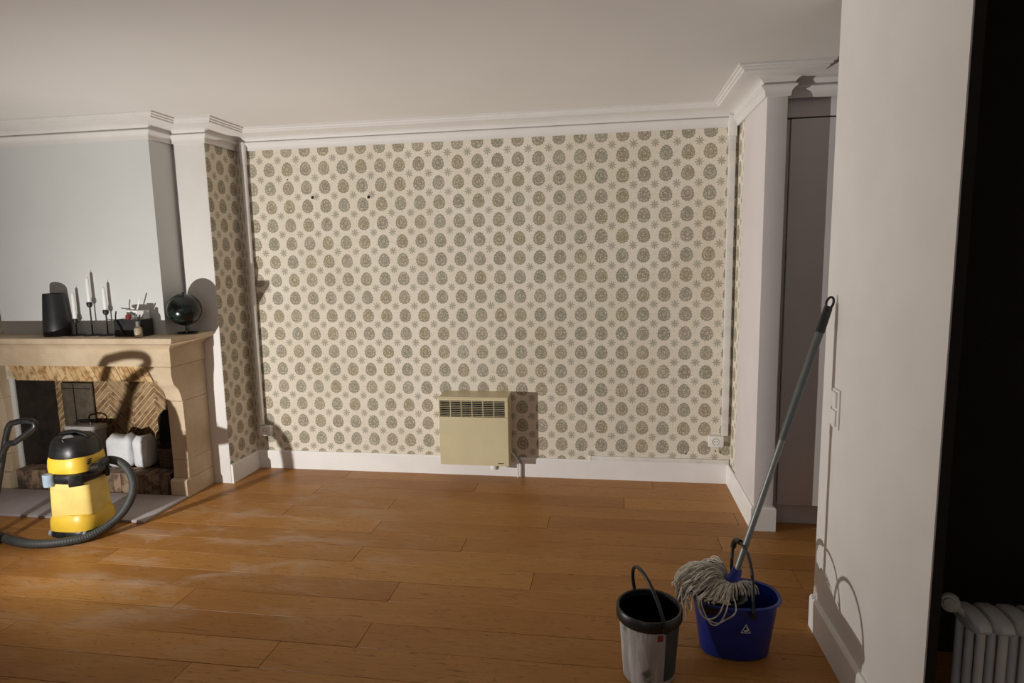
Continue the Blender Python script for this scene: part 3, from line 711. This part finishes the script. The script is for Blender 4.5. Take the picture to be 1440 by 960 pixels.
# dark label panel on the right-hand front
lb = []
for k in range(9):
    t = -1.05+.95*k/8; lb.append(t)
vv = []; ff = []
for t in lb:
    for z in (.03, .226):
        r = .0935+.0170*(z-.004)/.231+.0008; vv.append((BX+r*math.cos(t), BY+r*math.sin(t), z))
for k in range(8): ff.append((2*k, 2*k+2, 2*k+3, 2*k+1))
MB().add(vv, ff).build('label_panel', simple('dark_teal_label', (.035, .045, .05), .6, .3, 30), b1, smooth=True)
vv = []; ff = []
for k in range(4):
    t = -1.36+.20*k/3
    for z in (.198, .222):
        r = .0935+.0170*(z-.004)/.231+.0008; vv.append((BX+r*math.cos(t), BY+r*math.sin(t), z))
for k in range(3): ff.append((2*k, 2*k+2, 2*k+3, 2*k+1))
MB().add(vv, ff).build('red_patch', m_red, b1)
ha = Vector((BX-.045, BY+.112, .255)); hb = Vector((BX+.05, BY-.112, .250)); ap = Vector((BX-.030, BY+.01, .405))
hpts = []
for k in range(25):
    t = PI*k/24; mid = (ha+hb)/2; e1 = (ha-hb)/2; e2 = ap-mid
    hpts.append(mid+e1*math.cos(t)+e2*math.sin(t)**.9)
MB().tube(hpts, .0068, 10).build('handle', m_blackp, b1, smooth=True)
for q in (ha, hb): MB().lathe(q, [(0, -.006), (.014, -.006), (.014, .006), (0, .006)], 14, (q-Vector((BX, BY, q.z)))).build('handle_lug', m_blackp, b1, smooth=True)

# ------------------------------------------------------------------ blue mop bucket
QX, QY, QH = .493, 2.385, .232
b2 = thing('mop_bucket', 'blue oval mop bucket with black wringer and black handle', 'bucket', (QX, QY, .001))
def oval(rings, n=56, ex=.78):
    vs = []; fs = []
    for hx, hy_, z in rings:
        for i in range(n):
            t = 2*PI*i/n; c, s_ = math.cos(t), math.sin(t)
            vs.append((QX+math.copysign(abs(c)**ex, c)*hx, QY+math.copysign(abs(s_)**ex, s_)*hy_*(1-.10*max(0, c)), .001+z))
    k = len(rings)
    for j in range(k-1):
        for i in range(n): fs.append((j*n+i, j*n+(i+1) % n, (j+1)*n+(i+1) % n, (j+1)*n+i))
    return MB().add(vs, fs), n, k
mb, n_, k_ = oval([(.001, .001, 0), (.122, .082, 0), (.130, .090, .006), (.160, .112, QH-.006), (.170, .121, QH-.006), (.172, .123, QH), (.168, .119, QH+.004), (.158, .110, QH), (.127, .088, .010), (.001, .001, .010)])
mb.build('body', m_blue, b2, smooth=True, angle=50)
# wringer insert on the left half
wr = MB(); vs = []; fs = []; n_ = 30
rings = [(.128, .108, QH+.006), (.135, .113, QH+.006), (.135, .113, QH-.012), (.105, .085, QH-.09), (.085, .07, QH-.10), (.080, .066, QH-.09), (.098, .080, QH-.010), (.120, .100, QH+.004)]
for hx, hy_, z in rings:
    for i in range(n_):
        t = 2*PI*i/n_; c, s_ = math.cos(t), math.sin(t)
        vs.append((QX-.060+math.copysign(abs(c)**.8, c)*hx*.74, QY+math.copysign(abs(s_)**.8, s_)*hy_*.97, .001+z))
for j in range(len(rings)-1):
    for i in range(n_): fs.append((j*n_+i, j*n_+(i+1) % n_, (j+1)*n_+(i+1) % n_, (j+1)*n_+i))
fs.append(tuple(range(4*n_, 5*n_)))
for i in range(n_): fs.append((7*n_+i, 7*n_+(i+1) % n_, (i+1) % n_, i))
wr.add(vs, fs).build('wringer', m_blackp, b2, smooth=True, angle=50)
ha = Vector((QX+.010, QY+.122, QH-.01)); hb = Vector((QX+.042, QY-.122, QH-.02)); ap = Vector((QX+.036, QY+.055, .405))
mid = (ha+hb)/2; e1 = (ha-hb)/2; e2 = ap-mid
hpts = [mid+e1*math.copysign(abs(math.cos(PI*k/28))**.7, math.cos(PI*k/28))+e2*math.sin(PI*k/28)**.55 for k in range(29)]
hd = MB().tube(hpts, .0065, 10).build('handle', m_blackp, b2, smooth=True)
MB().tube(hpts[5:14], .0115, 12).build('handle_grip', m_blackp, hd, smooth=True)
for q in (ha, hb): MB().lathe(q, [(0, -.004), (.012, -.004), (.012, .006), (0, .006)], 14, (0, q.y-QY, 0)).build('handle_lug', m_blackp, b2, smooth=True)
def emblem(o, ux, uz, s_):
    """open triangular drop outline with a bar, thin raised white print"""
    e = MB(); P = [(-.5, -.5), (.5, -.5), (0, .55), (-.5, -.5)]
    for (a1, c1), (a2, c2) in zip(P[:-1], P[1:]):
        e.tube([Vector(o)+ux*a1*s_+uz*c1*s_, Vector(o)+ux*a2*s_+uz*c2*s_], .0013, 6)
    e.tube([Vector(o)+ux*-.2*s_+uz*-.25*s_, Vector(o)+ux*.2*s_+uz*-.25*s_], .0022, 6)
    e.tube([Vector(o)+ux*.05*s_+uz*.3*s_, Vector(o)+ux*.28*s_+uz*-.2*s_], .0016, 6)
    return e
emblem((QX+.066, QY+.0885, .200), Vector((1, -.1, 0)).normalized(), Vector((0, .1, 1)).normalized(), .030).build('emblem', m_grass, b2)
emblem((QX+.022, QY-.1085, .150), Vector((1, .06, 0)).normalized(), Vector((0, -.1, 1)).normalized(), .034).build('emblem', m_grass, b2)

# ------------------------------------------------------------------ mop
MS = Vector((.495, 2.438, .252)); MT = Vector((.824, 2.478, 1.368)); md = (MT-MS).normalized()
mo = thing('string_mop', 'grey-handled string mop standing in the blue bucket, leaning on the wall', 'mop', tuple(MS))
hn = MB().tube([MS+md*.02, MS+md*.62], .0122, 16); hn.build('lower_handle', m_steel, mo, smooth=True)
MB().tube([MS+md*.61, MT-md*.10], .0150, 16).build('upper_handle', simple('grey_painted_tube', (.10, .108, .104), .45, .08, 30, metal=.2), mo, smooth=True)
MB().tube([MT-md*.118, MT-md*.03, MT-md*.015], lambda t: .0172-.003*t, 16).build('grip', m_blackp, mo, smooth=True)
side = md.cross(Vector((0, 1, 0))).normalized()
lp = [MT-md*.002+md*.022*math.sin(2*PI*k/20)+side*.0125*math.cos(2*PI*k/20) for k in range(20)]
MB().tube(lp, .0045, 8, True).build('hanging_loop', m_blackp, mo, smooth=True)
MB().lathe(MS, [(0, -.012), (.040, -.012), (.044, -.004), (.040, .012), (.026, .024), (.020, .055), (.016, .060), (.0, .060)], 8, md, 1.0, .62).build('mop_socket', m_blued, mo, bevel=.002, smooth=True)
st = MB(); sd = MB(); r5 = random.Random(11)
for i in range(250):
    a_ = r5.uniform(-1.35, 1.25); u = r5.random()**.55; reach = .100+.098*u*math.cos(a_*.72)
    dx = -math.cos(a_); dy = math.sin(a_)
    p0 = MS+Vector((dx*.022, dy*.020, -.008+r5.uniform(-.006, .006)))
    lift = r5.uniform(.0, .078)*(1-.12*abs(a_))
    if a_ < -.7: lift *= .5
    p1 = p0+Vector((dx*reach*.38, dy*reach*.34, lift*.85+.004)); p2 = p0+Vector((dx*reach*.78, dy*reach*.7, lift*.80))
    drop = r5.uniform(.02, .085)
    over = QX-.172
    p3 = p0+Vector((dx*reach*1.04, dy*reach*.95, lift*.3-drop*.35)); p4 = p3+Vector((dx*.008+r5.uniform(-.01, .01), dy*.008+r5.uniform(-.01, .01), -drop*.55))
    for p in (p3, p4):
        if p.x > over and p.z < QH+.012: p.z = QH+.012+r5.uniform(0, .01)
    mbx = st if r5.random() > .12 else sd
    pts = smooth_path([p0, p1, p2, p3, p4], 4)
    ph = r5.uniform(0, 6)
    pts = [p+Vector((.002*math.sin(ph+k*.9), .002*math.cos(ph+k*.8), .002*math.sin(ph*2+k))) for k, p in enumerate(pts)]
    mbx.tube(pts, .0026, 5)
for i in range(70):   # strands falling on the near and right side of the socket
    a_ = r5.uniform(-2.9, -.9) if i % 5 else r5.uniform(.2, 1.2)-PI
    dx = math.cos(a_)*.9; dy = math.sin(a_)*.8
    if i % 4 == 0: dx, dy = abs(dx)*.8+.25, dy*.5
    p0 = MS+Vector((dx*.024, dy*.02, -.004)); rc = r5.uniform(.035, .075)
    p1 = p0+Vector((dx*rc*.5, dy*rc*.5, .014)); p2 = p0+Vector((dx*rc, dy*rc, -.004)); p3 = p0+Vector((dx*rc*1.15, dy*rc*1.15, -.035))
    st.tube(smooth_path([p0, p1, p2, p3], 4), .0026, 5)
for k, (xa, xb, zb) in enumerate(((.36, .44, .175), (.345, .42, .20), (.35, .47, .19))):
    yy = QY-.132-.006*k
    st.tube(smooth_path([MS+Vector((-.02, -.03, 0)), (xb, yy, .244), ((xa+xb)/2+.015, yy-.004, zb+.01), ((xa+xb)/2-.015, yy-.004, zb), (xa, yy, .215), (xa-.012, yy+.01, .262), (xa+.02, yy+.04, .285)], 6), .0026, 6)
for k in range(14):
    x = .315-r5.uniform(0, .045); y = QY+r5.uniform(-.06, .07)
    (sd if k % 2 else st).tube(smooth_path([(x+.03, y, .285), (x, y, .262), (x-.004, y, .22), (x+r5.uniform(-.006, .006), y, r5.uniform(.13, .20))], 4), .0024, 5)
tag(st.build('mop_strings', m_string, mo, smooth=True), kind='stuff')
tag(sd.build('damp_mop_strings', m_stringd, mo, smooth=True), kind='stuff')
